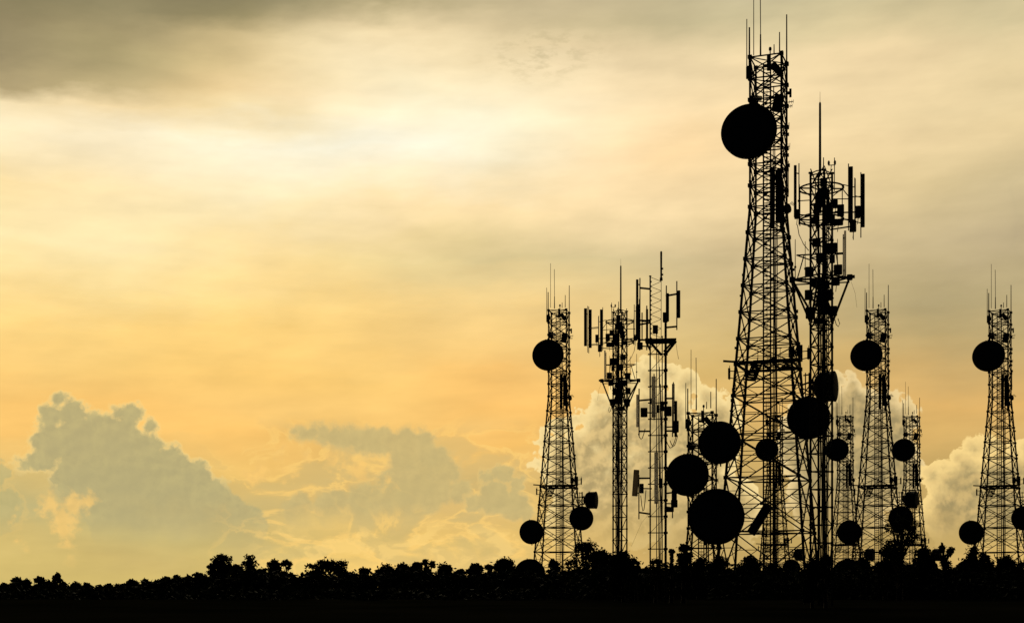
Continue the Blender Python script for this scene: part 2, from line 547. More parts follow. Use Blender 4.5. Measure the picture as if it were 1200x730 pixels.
def gz(x, y):
    z = 0.0
    for (a, za), (b, zb) in zip(HILL, HILL[1:]):
        if a <= y <= b:
            z = za + (zb - za) * (y - a) / (b - a)
    side = smooth(60, 200, abs(x)) * smooth(0, 150, y)
    return z - 1.6 * side * (1 - smooth(150, 420, y))


def make_ground():
    ys = [-400, -200, -100, -50, -20, 0] + list(range(8, 140, 6)) + [136, 140, 148, 160, 175, 190, 205, 214, 230, 250, 270, 293, 330, 370, 420, 500, 600, 700, 1000, 2000, 4000, 9000]
    ys = sorted(set(ys))
    xs = [0, 6, 12, 18, 24, 30, 38, 46, 54, 62, 72, 84, 98, 115, 140, 180, 240, 330, 500, 900, 2000, 5000]
    xs = sorted(set([-x for x in xs] + xs))
    rnd = random.Random(4)
    v, f = [], []
    for y in ys:
        for x in xs:
            j = rnd.uniform(-0.06, 0.06) if 10 < y < 290 and abs(x) < 140 else 0
            v.append((x, y, gz(x, y) + j))
    n = len(xs)
    for i in range(len(ys) - 1):
        for k in range(n - 1):
            f.append((i * n + k, i * n + k + 1, (i + 1) * n + k + 1, (i + 1) * n + k))
    me = bpy.data.meshes.new('ground')
    me.from_pydata(v, [], f)
    me.polygons.foreach_set('use_smooth', [True] * len(f))
    me.materials.append(GROUND)
    o = bpy.data.objects.new('ground', me)
    col.objects.link(o)
    o['kind'] = 'structure'


make_ground()


# ------------------------------------------------------------------ the square lattice tower
TS = 13.55                      # pixels per metre at the largest tower


def tp(X, Y, y=0.0):
    """outline of the largest tower (photo pixels) to metres in the tower's own frame"""
    q = (123 + y) / F
    return Vector(((X - 900.5) * q, y, EYE - 1.0 + (HY - Y) * q))


TOP = 46.35


def t_rad(z):
    return 5.44 - (5.44 - 1.9) * min(z, 33.5) / 33.5


def t_corner(k, z):
    a = R(34.8 + 90 * k)
    r = t_rad(z)
    return Vector((r * math.cos(a), r * math.sin(a), z))


def dish(root, center, diam, facing, depth, legk, z0, label=None, drum_len=0.2, side=False):
    r = diam / 2
    M = face_matrix(center, facing)
    b = MB()
    b.lathe([(0.16 * r, -0.62 * r), (0.3 * r, -0.60 * r), (0.62 * r, -0.48 * r), (0.86 * r, -0.32 * r), (0.985 * r, -0.08 * r),
             (1.0 * r, drum_len * r), (1.025 * r, drum_len * r), (1.025 * r, (drum_len + 0.05) * r), (0.98 * r, (drum_len + 0.05) * r)], M, 48)
    # lifting lugs on the rim
    b.bar(M @ Vector((0, -r * 0.99, 0)), M @ Vector((0, -r * 1.12, 0)), 0.12)
    b.bar(M @ Vector((-0.2 * r, r * 0.97, 0)), M @ Vector((-0.2 * r, r * 1.07, 0)), 0.12)
    o = b.build('dish_antenna', DISH, root)
    if label:
        o['label'] = label
    rd = MB()
    rd.lathe([(0.975 * r, (drum_len + 0.052) * r), (0.7 * r, (drum_len + 0.085) * r), (0.35 * r, (drum_len + 0.11) * r), (0.02 * r, (drum_len + 0.118) * r)], M, 48)
    rd.build('radome', RADOME, o)
    # mount: pipe behind the drum, arms to the tower leg
    back = M @ Vector((0, 0, -0.68 * r))
    mt = MB()
    mt.bar(back + Vector((0, 0, -0.55 * r)), back + Vector((0, 0, 0.55 * r)), 0.16, 8)
    mt.lathe([(0.2 * r, -0.74 * r), (0.2 * r, -0.6 * r)], M, 12)
    for dz in (-0.45 * r, 0.45 * r):
        q = back + Vector((0, 0, dz))
        mt.bar(q, t_corner(legk, q.z), 0.12)
        mt.bar(q, t_corner(legk, q.z + (0.9 if dz < 0 else -0.9)), 0.08)
    # side strut from the rim
    s0 = M @ Vector((0.8 * r, -0.5 * r, -0.2 * r))
    mt.bar(s0, t_corner(legk, s0.z - 0.6), 0.07)
    mt.build('dish_mount', STEEL, o)
    return o


def make_tower(z0=0.0):
    root = empty('lattice_tower')
    rnd = random.Random(7)
    top_levels = [TOP - i * (TOP - 33.5) / 7 for i in range(8)]
    levels = top_levels + [31.3, 29.0, 26.7, 24.4, 22.1, 19.9, 17.2, 13.9, 10.2, 5.6, 0.0]
    levels = [z for z in levels if z > z0 + 0.6] + [z0]
    for k in range(4):
        mb = MB()
        pts = [t_corner(k, z0 - 0.3)] if z0 == 0 else [t_corner(k, z0)]
        pts += [t_corner(k, 33.5), t_corner(k, TOP + 0.1)]
        for a, b, w in zip(pts, pts[1:], (0.22, 0.18)):
            mb.bar(a, b, w)
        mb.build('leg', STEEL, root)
    br = MB()
    for li in range(len(levels) - 1):
        zt, zb = levels[li], levels[li + 1]
        H = zt - zb
        w = 0.085 if zt > 20 else 0.10
        for k in range(4):
            A, B = t_corner(k, zt), t_corner(k + 1, zt)
            C, D = t_corner(k, zb), t_corner(k + 1, zb)
            br.bar(A, B, w + 0.01)
            br.bar(A, D, w)
            br.bar(B, C, w)
            # gussets
            for q in (A,):
                br.box(q, (0.34, 0.34, 0.30), Matrix.Rotation(R(-10.2), 3, 'Z'))
            mid = (A + B + C + D) / 4
            br.box(mid, (0.22, 0.22, 0.22), Matrix.Rotation(R(-10.2 + 90 * k), 3, 'Z'))
            if H > 2.5:
                # horizontals through the crossing and redundant members
                l, r_ = (A + C) / 2, (B + D) / 2
                br.bar(l, r_, 0.07)
                for P_, Q_, S_ in ((A, D, l), (B, C, r_), (D, A, r_), (C, B, l)):
                    br.bar(P_.lerp(Q_, 0.25), P_.lerp(S_, 0.5), 0.055)
                    br.bar(P_.lerp(Q_, 0.25), S_, 0.055)
        # plan bracing
        br.bar(t_corner(0, zt), t_corner(2, zt), 0.07)
        br.bar(t_corner(1, zt), t_corner(3, zt), 0.07)
    # small step bolts and clamps along the legs
    z = z0 + 1.5
    while z < TOP - 1:
        for k in (0, 2):
            p = t_corner(k, z)
            if rnd.random() < 0.45:
                br.box(p + Vector((rnd.uniform(-.12, .12), -0.05, 0)), (rnd.uniform(.15, .35), .15, rnd.uniform(.12, .3)))
        z += 0.9
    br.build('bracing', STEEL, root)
    # climbing ladder up the middle, with its cage
    ld = MB()
    xl, xr, yl = -0.42, 0.18, -0.3
    for x in (xl, xr):
        ld.bar((x, yl, z0), (x, yl, TOP - 0.3), 0.13)
    z = z0 + 0.3
    while z < TOP - 0.4:
        ld.bar((xl, yl, z), (xr, yl, z), 0.07)
        z += 0.33
    ld.build('ladder', STEEL, root)
    cg = MB()
    z = z0 + 2.5
    while z < TOP - 2:
        cg.tube([(xl, yl, z), (xl - 0.05, yl + 0.5, z), (-0.12, yl + 0.75, z), (xr + 0.05, yl + 0.5, z), (xr, yl, z)], 0.035, 4)
        z += 1.1
    for px_, py_ in ((xl - 0.05, yl + 0.5), (-0.12, yl + 0.75), (xr + 0.05, yl + 0.5)):
        cg.bar((px_, py_, z0 + 2.5), (px_, py_, z - 1.1), 0.04)
    cg.build('ladder_cage', STEEL, root)
    # feeder cables on a tray beside the ladder
    cb = MB()
    for i in range(6):
        x = 0.42 + 0.10 * (i % 4)
        y = -0.1 + 0.25 * (i // 4)
        ztop = (44, 41, 38, 36.5, 34, 30)[i]
        pts = [(x + 0.03 * math.sin(j * 1.7 + i), y, z0 + (ztop - z0) * j / 8) for j in range(9)]
        cb.tube(pts, 0.045, 5)
    z = z0 + 1.2
    while z < 40:
        cb.bar((0.25, 0.0, z), (1.0 + 0.4 * rnd.random(), 0.0, z), 0.07)
        z += 1.45
    cb.build('feeder_cables', CABLE, root)

    # whip antennas on the head frame
    for X, y0, y1, w, py in ((875.5, 90, 21, 0.11, -0.6), (878.5, 92, 31, 0.19, -0.2), (883.5, 64, -26, 0.085, 0.4), (891.4, 64, 40, 0.17, -0.3), (907, 64, 53, 0.12, 0.2),
                             (913.3, 64, 39, 0.13, 0.5), (921.5, 82, 19, 0.15, 0.3), (923.3, 232, 190, 0.10, 0.3)):
        a, b = tp(X, y0, py), tp(X, y1, py)
        if a.z < z0 + 1:
            continue
        mb = MB()
        mb.tube([a, b], w / 2, 6, r2=w * 0.38)
        if X == 891.4:
            mb.tube([b, tp(X - 0.4, -16, py)], 0.04, 5)
        mb.bar(a + Vector((0, 0, 0.1)), Vector((max(-1.5, min(1.5, a.x)), py, a.z + 0.1)), 0.07)
        mb.bar(a + Vector((0, 0, 1.0)), Vector((max(-1.5, min(1.5, a.x)), py, a.z + 1.0)), 0.07) if y0 > 70 else None
        mb.build('whip_antenna', STEEL, root)
    # aviation lamp on the head frame
    mb = MB()
    p = tp(902.5, 60, -0.4)
    mb.lathe([(0.05, -0.3), (0.05, 0.0), (0.11, 0.03), (0.13, 0.15), (0.10, 0.3), (0.02, 0.34)], Matrix.Translation(p), 10)
    mb.build('obstruction_lamp', DARKBOX, root)
    # equipment bolted to the head
    for X, Y, sx, sy, sz, ry, py in ((878, 84, .5, .4, 1.0, 0, -.6), (909.5, 81, .55, .4, 1.1, -40, -.5), (901, 74, .35, .3, 1.3, 0, -.2), (884, 118, .7, .5, .9, 0, -.5), (912, 205, .5, .5, .9, 20, -.5)):
        mb = MB()
        q = tp(X, Y, py)
        if q.z < z0 + 1: continue
        mb.rbox(q, (sx, sy, sz), 0.04, Matrix.Rotation(R(ry), 3, 'Y'))
        mb.bar(q, Vector((q.x * 0.6, 0.2, q.z - 0.1)), 0.08)
        mb.build('equipment_box', DARKBOX, root)
    # slanted flat reflector near the head
    mb = MB()
    mb.rbox(tp(911.5, 122, -1.2), (0.85, 0.3, 1.45), 0.05, Matrix.Rotation(R(14), 3, 'Y'))
    mb.bar(tp(911.5, 122, -1.2), tp(913, 121, 0.4), 0.1)
    mb.build('flat_reflector', DARKBOX, root)
    mb = MB()
    mb.rbox(tp(888, 114.5, -0.9), (0.75, 0.2, 0.38), 0.03, Matrix.Rotation(R(8), 3, 'Y'))
    mb.bar(tp(888, 114.5, -0.9), tp(888, 114.5, 0.3), 0.06)
    mb.build('small_panel', FIBRE, root)
    # small yagi antennas and brackets on the side
    for X, Y, ln, dirx in ((919, 112, 0.5, 1), (919, 122, 0.75, 1), (919, 127, 0.65, 1), (919, 150, 0.4, 1), (919, 174, 0.45, 1)):
        a = tp(X, Y, 0.2)
        if a.z < z0 + 1: continue
        mb = MB()
        e = a + Vector((ln * dirx, -0.15, 0.03))
        mb.bar(a, e, 0.055)
        if Y == 112:
            mb.rbox(e, (0.2, 0.2, 0.72), 0.03)
        else:
            for t in (0.3, 0.55, 0.8, 1.0):
                q = a.lerp(e, t)
                h = 0.28 if Y > 130 else 0.16
                mb.bar(q - Vector((0.02, 0.02, h)), q + Vector((0.02, 0.02, h)), 0.03)
        mb.build('yagi_antenna', STEEL, root)
    # tall slim panels at the waist of the tower
    for X, ya, yb, w, py in ((905.5, 196, 268, 0.34, -1.0), (911.5, 205, 262, 0.42, -1.0), (916, 214, 271, 0.36, -0.9)):
        a, b = tp(X, ya, py), tp(X, yb, py)
        if b.z < z0 + 1: continue
        mb = MB()
        c = (a + b) / 2
        mb.rbox(c, (w, 0.18, a.z - b.z), 0.04)
        for t in (0.15, 0.85):
            q = a.lerp(b, t)
            mb.bar(q, (q.x, 0.4, q.z), 0.07)
        mb.build('panel_antenna', DARKBOX, root)
    mb = MB()
    q = tp(923.5, 245, -1.0)
    mb.lathe([(0.1, -0.35), (0.36, -0.2), (0.42, 0.0), (0.40, 0.04)], face_matrix(q, (0.7, -0.5, 0.1)), 20)
    mb.bar(q, tp(918, 246, 0.3), 0.08)
    for t in range(5):
        mb.bar(q + Vector((0.1 + 0.09 * t, -0.2, 0.28 - .05 * t)), q + Vector((0.32 + 0.07 * t, -0.45, 0.42 - 0.08 * t)), 0.035)
    if q.z > z0 + 1:
        mb.build('small_dish', DISH, root)

    # dishes
    dish(root, tp(878.5, 154, -3.1), 4.6, (-0.12, -1, 0.1), 0, 2, z0, 'big round dish near the top of the tower', drum_len=0.12)
    if z0 > 0:
        for o in [root] + list(root.children_recursive):
            if o.type == 'MESH':
                o.data.transform(Matrix.Translation((0, 0, -z0)))
        return root
    dish(root, tp(845, 518, -2.6), 3.55, (-0.22, -1, 0), 0, 2, z0, 'medium dish out on the side with no platform rail')
    dish(root, tp(945.5, 491, -1.6), 3.55, (0.18, -1, 0), 0, 3, z0, 'medium dish just under the drum that faces sideways')
    dish(root, tp(841, 605, -4.2), 4.6, (-0.1, -1, 0), 0, 2, z0, 'big round dish low on the tower')
    # the drum seen from its side
    o = dish(root, tp(963, 455, -0.6), 2.55, (0.96, -0.28, 0), 0, 0, z0, 'deep drum dish turned sideways', drum_len=0.75)
    # working platform with railings
    zp = 19.9
    pl = MB()
    c = [t_corner(k, zp) for k in range(4)]
    for k in range(4):
        a, b = c[k], c[(k + 1) % 4]
        pl.bar(a + Vector((0, 0, 0.1)), b + Vector((0, 0, 0.1)), 0.12)
    for t in (0.25, 0.45, 0.65, 0.85):
        pl.bar(c[2].lerp(c[3], t) + Vector((0, 0, .05)), c[1].lerp(c[0], t) + Vector((0, 0, .05)), 0.14)
    pl.box((0.75, -1.7, zp + 0.22), (4.0, 0.9, 0.2), Matrix.Rotation(R(-10), 3, 'Z'))
    pl.box((1.9, -0.3, zp - 0.15), (1.6, 0.6, 0.12), Matrix.Rotation(R(8), 3, 'Y'))
    po = pl.build('platform', STEEL, root)
    rl = MB()
    for h in (0.6, 1.2):
        for k in (2, 3, 0):
            rl.bar(c[k] + Vector((0, 0, h)), c[(k + 1) % 4] + Vector((0, 0, h)), 0.05)
    for k in (2, 3, 0):
        for t in (0.2, 0.4, 0.6, 0.8):
            q = c[k].lerp(c[(k + 1) % 4], t)
            rl.bar(q, q + Vector((0, 0, 1.2)), 0.05)
    rl.build('railing', STEEL, po)
    # short stairs hung under the platform
    for (xa, ya), (xb, yb), wd, n, nm in (((887.5, 426), (879.5, 446), 0.75, 7, 'stair'),):
        a, b = tp(xa, ya, -2.3), tp(xb, yb, -2.3)
        st = MB()
        for s in (-wd / 2, wd / 2):
            st.bar(a + Vector((s, s * 0.4, 0)), b + Vector((s, s * 0.4, 0)), 0.14)
        for i in range(n):
            q = a.lerp(b, (i + 0.5) / n)
            st.box(q, (wd, 0.45, 0.13), Matrix.Rotation(R(6), 3, 'Y'))
        st.build(nm, STEEL, root)
    a, b = tp(901, 591, -1.6), tp(880, 625, -1.6)
    st = MB()
    d = (b - a)
    ang = math.atan2(d.x, d.z)
    st.rbox((a + b) / 2, (0.78, 0.35, d.length), 0.06, Matrix.Rotation(ang, 3, 'Y'))
    st.bar((a + b) / 2, t_corner(2, 7.0), 0.1)
    st.bar(a, (0.0, -0.3, a.z), 0.1)
    st.build('flat_reflector', DARKBOX, root)
    # antennas on outriggers at platform height
    mb = MB()
    mb.bar(tp(848, 421.5, -1.8), tp(864, 423, -1.6), 0.16)
    mb.bar(tp(860, 422, -1.8), tp(884, 423, -1.6), 0.10)
    for X in (849.5, 853, 856.5):
        mb.bar(tp(X, 421.6, -2.2), tp(X, 421.6, -1.4), 0.05)
    mb.build('yagi_antenna', STEEL, root)
    for X, ya, yb, xin in ((855, 430, 443, 864), (946.2, 409, 422, 938)):
        mb = MB()
        mb.rbox(tp(X, (ya + yb) / 2, -1.0), (0.2, 0.15, (yb - ya) / TS), 0.03)
        mb.bar(tp(X, ya + 3.5, -0.9), tp(xin, ya + 4, -0.9), 0.07)
        mb.bar(tp(X, yb - 1.5, -0.9), tp(xin, yb, -0.9), 0.07)
        mb.bar(tp(X + .5, ya - 3, -1.0), tp(X + .5, yb + 1, -1.0), 0.05)
        mb.build('panel_antenna', DARKBOX, root)
    mb = MB()
    mb.bar(tp(947.8, 438, -.6), tp(947.8, 470, -.6), 0.2)
    mb.bar(tp(947.8, 440, -.6), tp(941, 441, 0.4), 0.1)
    mb.bar(tp(947.8, 463, -.6), tp(943, 463, 0.4), 0.1)
    mb.bar(tp(943, 438, -.6), tp(943, 470, -.6), 0.1)
    mb.build('mounting_pole', STEEL, root)
    for X, Y, sx, sz in ((927, 413, .5, .9), (936, 412, .5, .9), (937, 415, .4, 1.4)):
        mb = MB()
        q = tp(X, Y, -1.4)
        mb.rbox(q, (sx, .35, sz), 0.03)
        mb.bar(q, (q.x, 0.3, q.z), 0.07)
        mb.build('equipment_box', DARKBOX, root)
    return root


TOWER_GROUP = 'square lattice towers with round dishes'
tower = make_tower()


def place(o, X, d, Y0=None):
    x = (X - 600) * d / F
    o.location = (x, d, gz(x, d))
    o.rotation_euler = (0, 0, -math.atan2(x, d))     # each mast is set square to the road the photo was taken from
    return o


place(tower, 900.5, 123)
tag(tower, 'largest lattice tower, five big dishes and a sideways drum, rising behind the slim hooped mast', 'tower', TOWER_GROUP)
for X, d, lab in ((655, 214, 'medium lattice tower standing on its own farthest from the largest tower, nearest the open sky'),
                  (1028.5, 214, 'medium lattice tower standing between the two small distant towers'),
                  (1172, 214, 'medium lattice tower at the end of the row, a dish cut by the picture edge'),
                  (908, 293, 'small distant lattice tower seen only through the legs of the largest tower'),
                  (990.5, 293, 'small distant lattice tower just beside the slim hooped mast near the largest tower'),
                  (1068.5, 293, 'small distant lattice tower behind the leafy tree, between two medium towers')):
    c = copy_tree(tower)
    place(c, X, d)
    c['label'] = lab
short_tower = make_tower(25.0)
place(short_tower, 823, 160)
tag(short_tower, 'short lattice tower crossed by the dishes of the largest tower, beside the bare pole mast', 'tower', TOWER_GROUP)


# ------------------------------------------------------------------ slim mast with hoops and side panels
MS = 27.8


def make_hoop_mast(wide=False):
    root = empty('antenna_mast')
    rnd = random.Random(21)

    def p(X, Y, y=0.0):
        q = (60 + y) / F
        return Vector(((X - 962.5) * q, y, EYE - 1.0 + (HY - Y) * q))
    ztop = p(0, 203).z
    rad = 0.46
    cor = [Vector((rad * math.cos(R(15 + 90 * k)), rad * math.sin(R(15 + 90 * k)), 0)) for k in range(4)]
    for k in range(4):
        mb = MB()
        mb.bar(cor[k] + Vector((0, 0, -0.2)), cor[k] + Vector((0, 0, ztop)), 0.1, 8)
        q = cor[k] + Vector((0, 0, ztop))
        mb.lathe([(0.09, -0.03), (0.09, 0.03)], Matrix.Translation(q), 8)
        mb.build('leg', STEEL, root)
    br = MB()
    z = 0.4
    i = 0
    while z < ztop - 0.3:
        dense = z > p(0, 540).z
        for k in range(4):
            a, b = cor[k], cor[(k + 1) % 4]
            br.bar(a + Vector((0, 0, z)), b + Vector((0, 0, z)), 0.045)
            if dense or (k + i) % 2 == 0:
                br.bar(a + Vector((0, 0, z)), b + Vector((0, 0, z + 0.75)), 0.035)
            if dense and k % 2:
                br.bar(b + Vector((0, 0, z)), a + Vector((0, 0, z + 0.75)), 0.03)
            if k == 0 or rnd.random() < 0.3:
                br.box(a + Vector((0, 0, z)), (0.13, 0.13, 0.09))
        z += 0.75
        i += 1
    br.build('bracing', STEEL, root)
    ld = MB()
    for x in (0.05, 0.22):
        ld.bar((x, 0.05, 0), (x, 0.05, ztop - 0.2), 0.045)
    z = 0.2
    while z < ztop - 0.2:
        ld.bar((0.05, 0.05, z), (0.22, 0.05, z), 0.03)
        z += 0.22
    ld.build('ladder', STEEL, root)
    fc = MB()
    for j in range(7):
        x, y = -0.05 + 0.055 * j, 0.16 + 0.04 * (j % 2)
        zt = (15.2, 14, 16.8, 13, 17, 12, 16)[j]
        fc.tube([(x + 0.02 * math.sin(i * 2 + j), y, zt * i / 10) for i in range(11)], 0.022, 5)
    fc.build('feeder_cables', CABLE, root)
    # crown with curved stays
    cr = MB()
    cr.hoop((0, 0, p(0, 207).z), 0.46, 0.03, 28)
    for k in range(4):
        a = cor[k]
        zc = p(0, 203).z
        cr.tube([a + Vector((0, 0, zc - 0.1)), a * 0.75 + Vector((0, 0, zc + 0.03)), a * 0.4 + Vector((0, 0, zc + 0.1)), Vector((0, 0, zc + 0.12))], 0.025, 5)
    cr.build('crown_frame', STEEL, root)
    # hoops carried on spokes
    for Y in (221, 258):
        hz = p(0, Y).z
        h = MB()
        h.hoop((0, 0, hz), 0.92, 0.038, 44)
        if Y == 258:
            h.hoop((0, 0, hz + 0.1), 0.90, 0.02, 36)
        for k in range(4):
            a = R(15 + 90 * k)
            u = Vector((math.cos(a), math.sin(a), 0))
            h.bar(u * 0.4 + Vector((0, 0, hz)), u * 0.92 + Vector((0, 0, hz)), 0.05)
            h.bar(u * 0.44 + Vector((0, 0, hz - 0.35)), u * 0.9 + Vector((0, 0, hz)), 0.035)
        if Y == 258:
            for a in (165, 190, 20, 255, 300, 75, 120):
                u = Vector((math.cos(R(a)), math.sin(R(a)), 0)) * 0.92
                h.bar(u + Vector((0, 0, p(0, 262).z)), u + Vector((0, 0, p(0, 216).z)), 0.04)
        h.build('hoop', STEEL, root)
    # whips
    mb = MB()
    mb.lathe([(0.10, 0), (0.10, 0.05), (0.055, 0.08), (0.045, 3.0), (0.03, 3.05), (0.008, 3.08), (0.005, 3.5)], Matrix.Translation(p(961, 205)), 8)
    mb.build('whip_antenna', STEEL, root)
    for X, ya, yb, w, y in ((965, 205, 185, 0.06, 0.1), (936.6, 262, 190, 0.035, -0.2), (932.5, 328, 279, 0.045, -0.15), (944, 330, 282, 0.04, -0.5), (981, 330, 281, 0.04, -0.5), (923, 218, 190, .05, 0.3)):
        if X == 923: continue
        mb = MB()
        mb.tube([p(X, ya, y), p(X, yb, y)], w / 2, 6, r2=w * 0.35)
        mb.box(p(X, (ya + yb) / 2 + 8, y), (0.09, 0.09, 0.07))
        mb.build('whip_antenna', STEEL, root)
    # wind sensor fork
    mb = MB()
    mb.bar(p(977.5, 225, -0.1), p(977.5, 186, -0.1), 0.035)
    mb.bar(p(971, 194.5, -0.1), p(977.5, 194.5, -0.1), 0.03)
    mb.bar(p(974, 194.5, -0.1), p(973, 203, -0.1), 0.025)
    for X in (971, 978):
        mb.lathe([(0.015, -0.12), (0.045, -0.07), (0.05, 0.03), (0.02, 0.09)], Matrix.Translation(p(X, 191.5, -0.1)), 8)
    mb.build('wind_sensor', DARKBOX, root)
    # side panels on outriggers
    # (X, top, bottom, width, y, rod offset)
    def panel(X, ya, yb, w, y, arms, mat=DARKBOX, pole=None, tilt=0):
        a, b = p(X, ya, y), p(X, yb, y)
        c = (a + b) / 2
        mb = MB()
        mb.rbox(c, (w, 0.09, a.z - b.z), 0.02, Matrix.Rotation(R(tilt), 3, 'Y'))
        o = mb.build('panel_antenna', mat, root)
        k = MB()
        px_, pa, pb = pole
        k.bar(p(px_, pa, y + 0.1), p(px_, pb, y + 0.1), 0.05, 6)
        for t in (0.15, 0.85):
            q = a.lerp(b, t)
            k.bar(q, (p(px_, 0).x, y + 0.1, q.z), 0.04)
        for (X2, Y1, Y2, y2) in arms:
            k.bar(p(px_, Y1, y + 0.1), p(X2, Y2, y2), 0.042, 6)
        k.build('panel_bracket', STEEL, o)
        return o
    panel(932.5, 192, 253, 0.12, -0.25, [(938, 225, 224, -0.1), (950, 256, 250, -0.1), (950, 234, 234, 0)], pole=(936.8, 190, 262))
    panel(996.3, 197.5, 263, 0.16, -0.35, [(986, 232, 222, -0.1), (975, 235, 234, -0.1), (986, 260, 258, -0.2)], pole=(993.5, 194, 272))
    if wide:
        panel(1024.5, 196, 264, 0.2, 0.0, [(1001, 232, 230, 0.0), (1001, 262, 260, 0.0)], pole=(1020.5, 192, 276))
        panel(1016, 199, 268, 0.2, 0.25, [(1001, 234, 232, 0.0), (1001, 264, 262, 0.0)], pole=(1018.5, 194, 278))
    else:
        panel(1009.8, 207, 269, 0.155, 0.1, [(1001, 234, 232, 0.0), (1001, 264, 262, 0.0), (994, 233, 233, -0.2)], pole=(1007.5, 205, 281))
    panel(1001, 212, 260, 0.05, 0.35, [(987, 222, 218, 0.2), (986, 260, 258, 0.2)], pole=(1000.6, 211, 272))
    panel(958, 226, 268, 0.14, -1.15, [(958, 230, 230, -0.4), (958, 262, 262, -0.4)], pole=(958.5, 222, 275))
    panel(970, 222, 262, 0.13, -1.05, [(968, 230, 230, -0.4), (968, 258, 258, -0.4)], pole=(970.5, 219, 270))
    panel(989.6, 272, 326, 0.09, -0.1, [(978, 299, 299, -0.2), (980, 324, 326, -0.2)], mat=FIBRE, pole=(987.5, 276, 329))
    # boxes of radio gear
    for X, Y, sx, sz, y in ((984.5, 248, .26, .42, -.4), (981, 261.5, .42, .22, -.5), (998.5, 267, .25, .42, -.4), (1003.8, 251, .2, .44, .1), (934, 250, .17, .3, -.35), (953, 258, .2, .22, -.5), (978, 240, .22, .3, -.4),
                             (974, 291, .44, .34, -.5), (957, 284, .32, .3, -.5), (949, 318, .3, .36, -.5), (981.5, 317, .32, .36, -.5), (948, 345, .3, .36, -.5), (970, 346, .36, .4, -.5), (950, 366, .36, .42, -.5), (976, 365, .3, .36, -.45),
                             (965, 226, .3, .35, -.5), (967, 334, .3, .3, -.45), (962, 236, .35, .3, -.45), (963, 376, .3, .2, -.4), (958, 244, .3, .35, -.45), (969, 248, .34, .4, -.5), (972, 258, .4, .26, -.45), (965, 214, .26, .3, -.3), (975, 304, .2, .3, -.4), (956, 331, .34, .3, -.5), (961, 352, .3, .34, -.5), (968, 364, .34, .3, -.45), (960, 302, .24, .34, -.4), (958, 376, .3, .22, -.4), (979, 331, .3, .26, -.5)):
        mb = MB()
        q = p(X, Y, y)
        mb.rbox(q, (sx * 1.1, 0.24, sz * 1.1), 0.02)
        mb.bar(q, (max(-.35, min(.35, q.x)), 0, q.z), 0.05)
        mb.bar(q + Vector((0.03, 0, -sz / 2)), q + Vector((0.0, 0.15, -sz / 2 - 0.25)), 0.025)
        mb.build('radio_box', DARKBOX, root)
    # outrigger frame with stays converging on the mast
    zt = p(0, 328).z
    tri = [Vector((-1.2, -0.25, zt)), Vector((1.16, -0.25, zt)), Vector((0.1, 1.05, zt)), Vector((-0.1, -1.2, zt))]
    fr = MB()
    fr.bar(tri[0], tri[1], 0.075)
    fr.bar(tri[0] + Vector((0, .3, -0.14)), tri[1] + Vector((0, .3, -0.14)), 0.05)
    fr.bar(tri[0], tri[2], 0.06)
    fr.bar(tri[1], tri[2], 0.06)
    fr.bar(tri[0], tri[3], 0.05)
    fr.bar(tri[1], tri[3], 0.05)
    for q in tri[:2]:
        fr.rbox(q, (0.24, 0.22, 0.22), 0.03)
    fr.box(tri[1] + Vector((0.1, 0, 0.02)), (0.22, 0.1, 0.12))
    zb = p(0, 379).z
    for q in tri:
        for c in cor:
            if (q.x * c.x > 0 and (q.y + .3) * c.y > -0.02) or q in tri[2:]:
                fr.bar(q, c + Vector((0, 0, zb)), 0.068)
    fr.bar(tri[0] + Vector((0.05, 0, -.1)), p(948, 372, -.1), 0.05)
    fr.bar(tri[1] + Vector((-0.05, 0, -.1)), p(977, 372, -.1), 0.05)
    za = p(0, 299).z
    fr.bar((-1.02, -0.2, za), (0.9, -0.2, za), 0.05)
    fr.bar((-0.66, -0.5, za - .07), (0.56, -0.5, za - .07), 0.05)
    fr.bar((-1.02, -0.2, za), (-0.5, 0.3, za - .1), 0.04)
    fr.bar((-0.7, -0.3, za), (-1.0, -0.25, zt), 0.045)
    fr.bar((0.6, -0.3, za), (0.75, -0.25, zt), 0.045)
    fr.hoop((0, 0, zb), 0.5, 0.03, 20)
    fr.hoop((0, 0, p(0, 350).z), 0.5, 0.025, 20)
    fr.build('outrigger_frame', STEEL, root)
    # slack cables
    MB().tube([p(978, 375, -.3), p(979.5, 381, -.35), p(982, 383.5, -.35), p(983.5, 380, -.3), p(981.5, 374, -.3)], 0.018, 5).build('hanging_cable', CABLE, root)
    MB().tube([p(935, 262, -.2), p(937, 274, -.2), p(942, 285, -.2), p(948, 293, -.1)], 0.018, 5).build('hanging_cable', CABLE, root)
    MB().tube([p(999, 272, -.4), p(999, 283, -.4)], 0.02, 5).build('hanging_cable', CABLE, root)
    MB().tube([p(996, 330, -.25), p(1001, 345, -.25), p(1003, 362, -.2)], 0.006, 4).build('hanging_cable', CABLE, root)
    return root


MAST_GROUP = 'slim antenna masts'
mast = make_hoop_mast()
place(mast, 962.5, 60)
tag(mast, 'tall slim mast with two hoops and side panels, close beside the largest tower', 'mast', MAST_GROUP)
mast2 = make_hoop_mast(True)
tag(mast2, '', 'mast', MAST_GROUP)
place(mast2, 726.5, 92.3)
mast2.location.z += 0.45
mast2.scale = (-1, 1, 1)
mast2['label'] = 'smaller slim mast with two hoops, standing between a medium tower and the bare pole mast'


# ------------------------------------------------------------------ pole mast with three tiers of arms
PS = 22.2


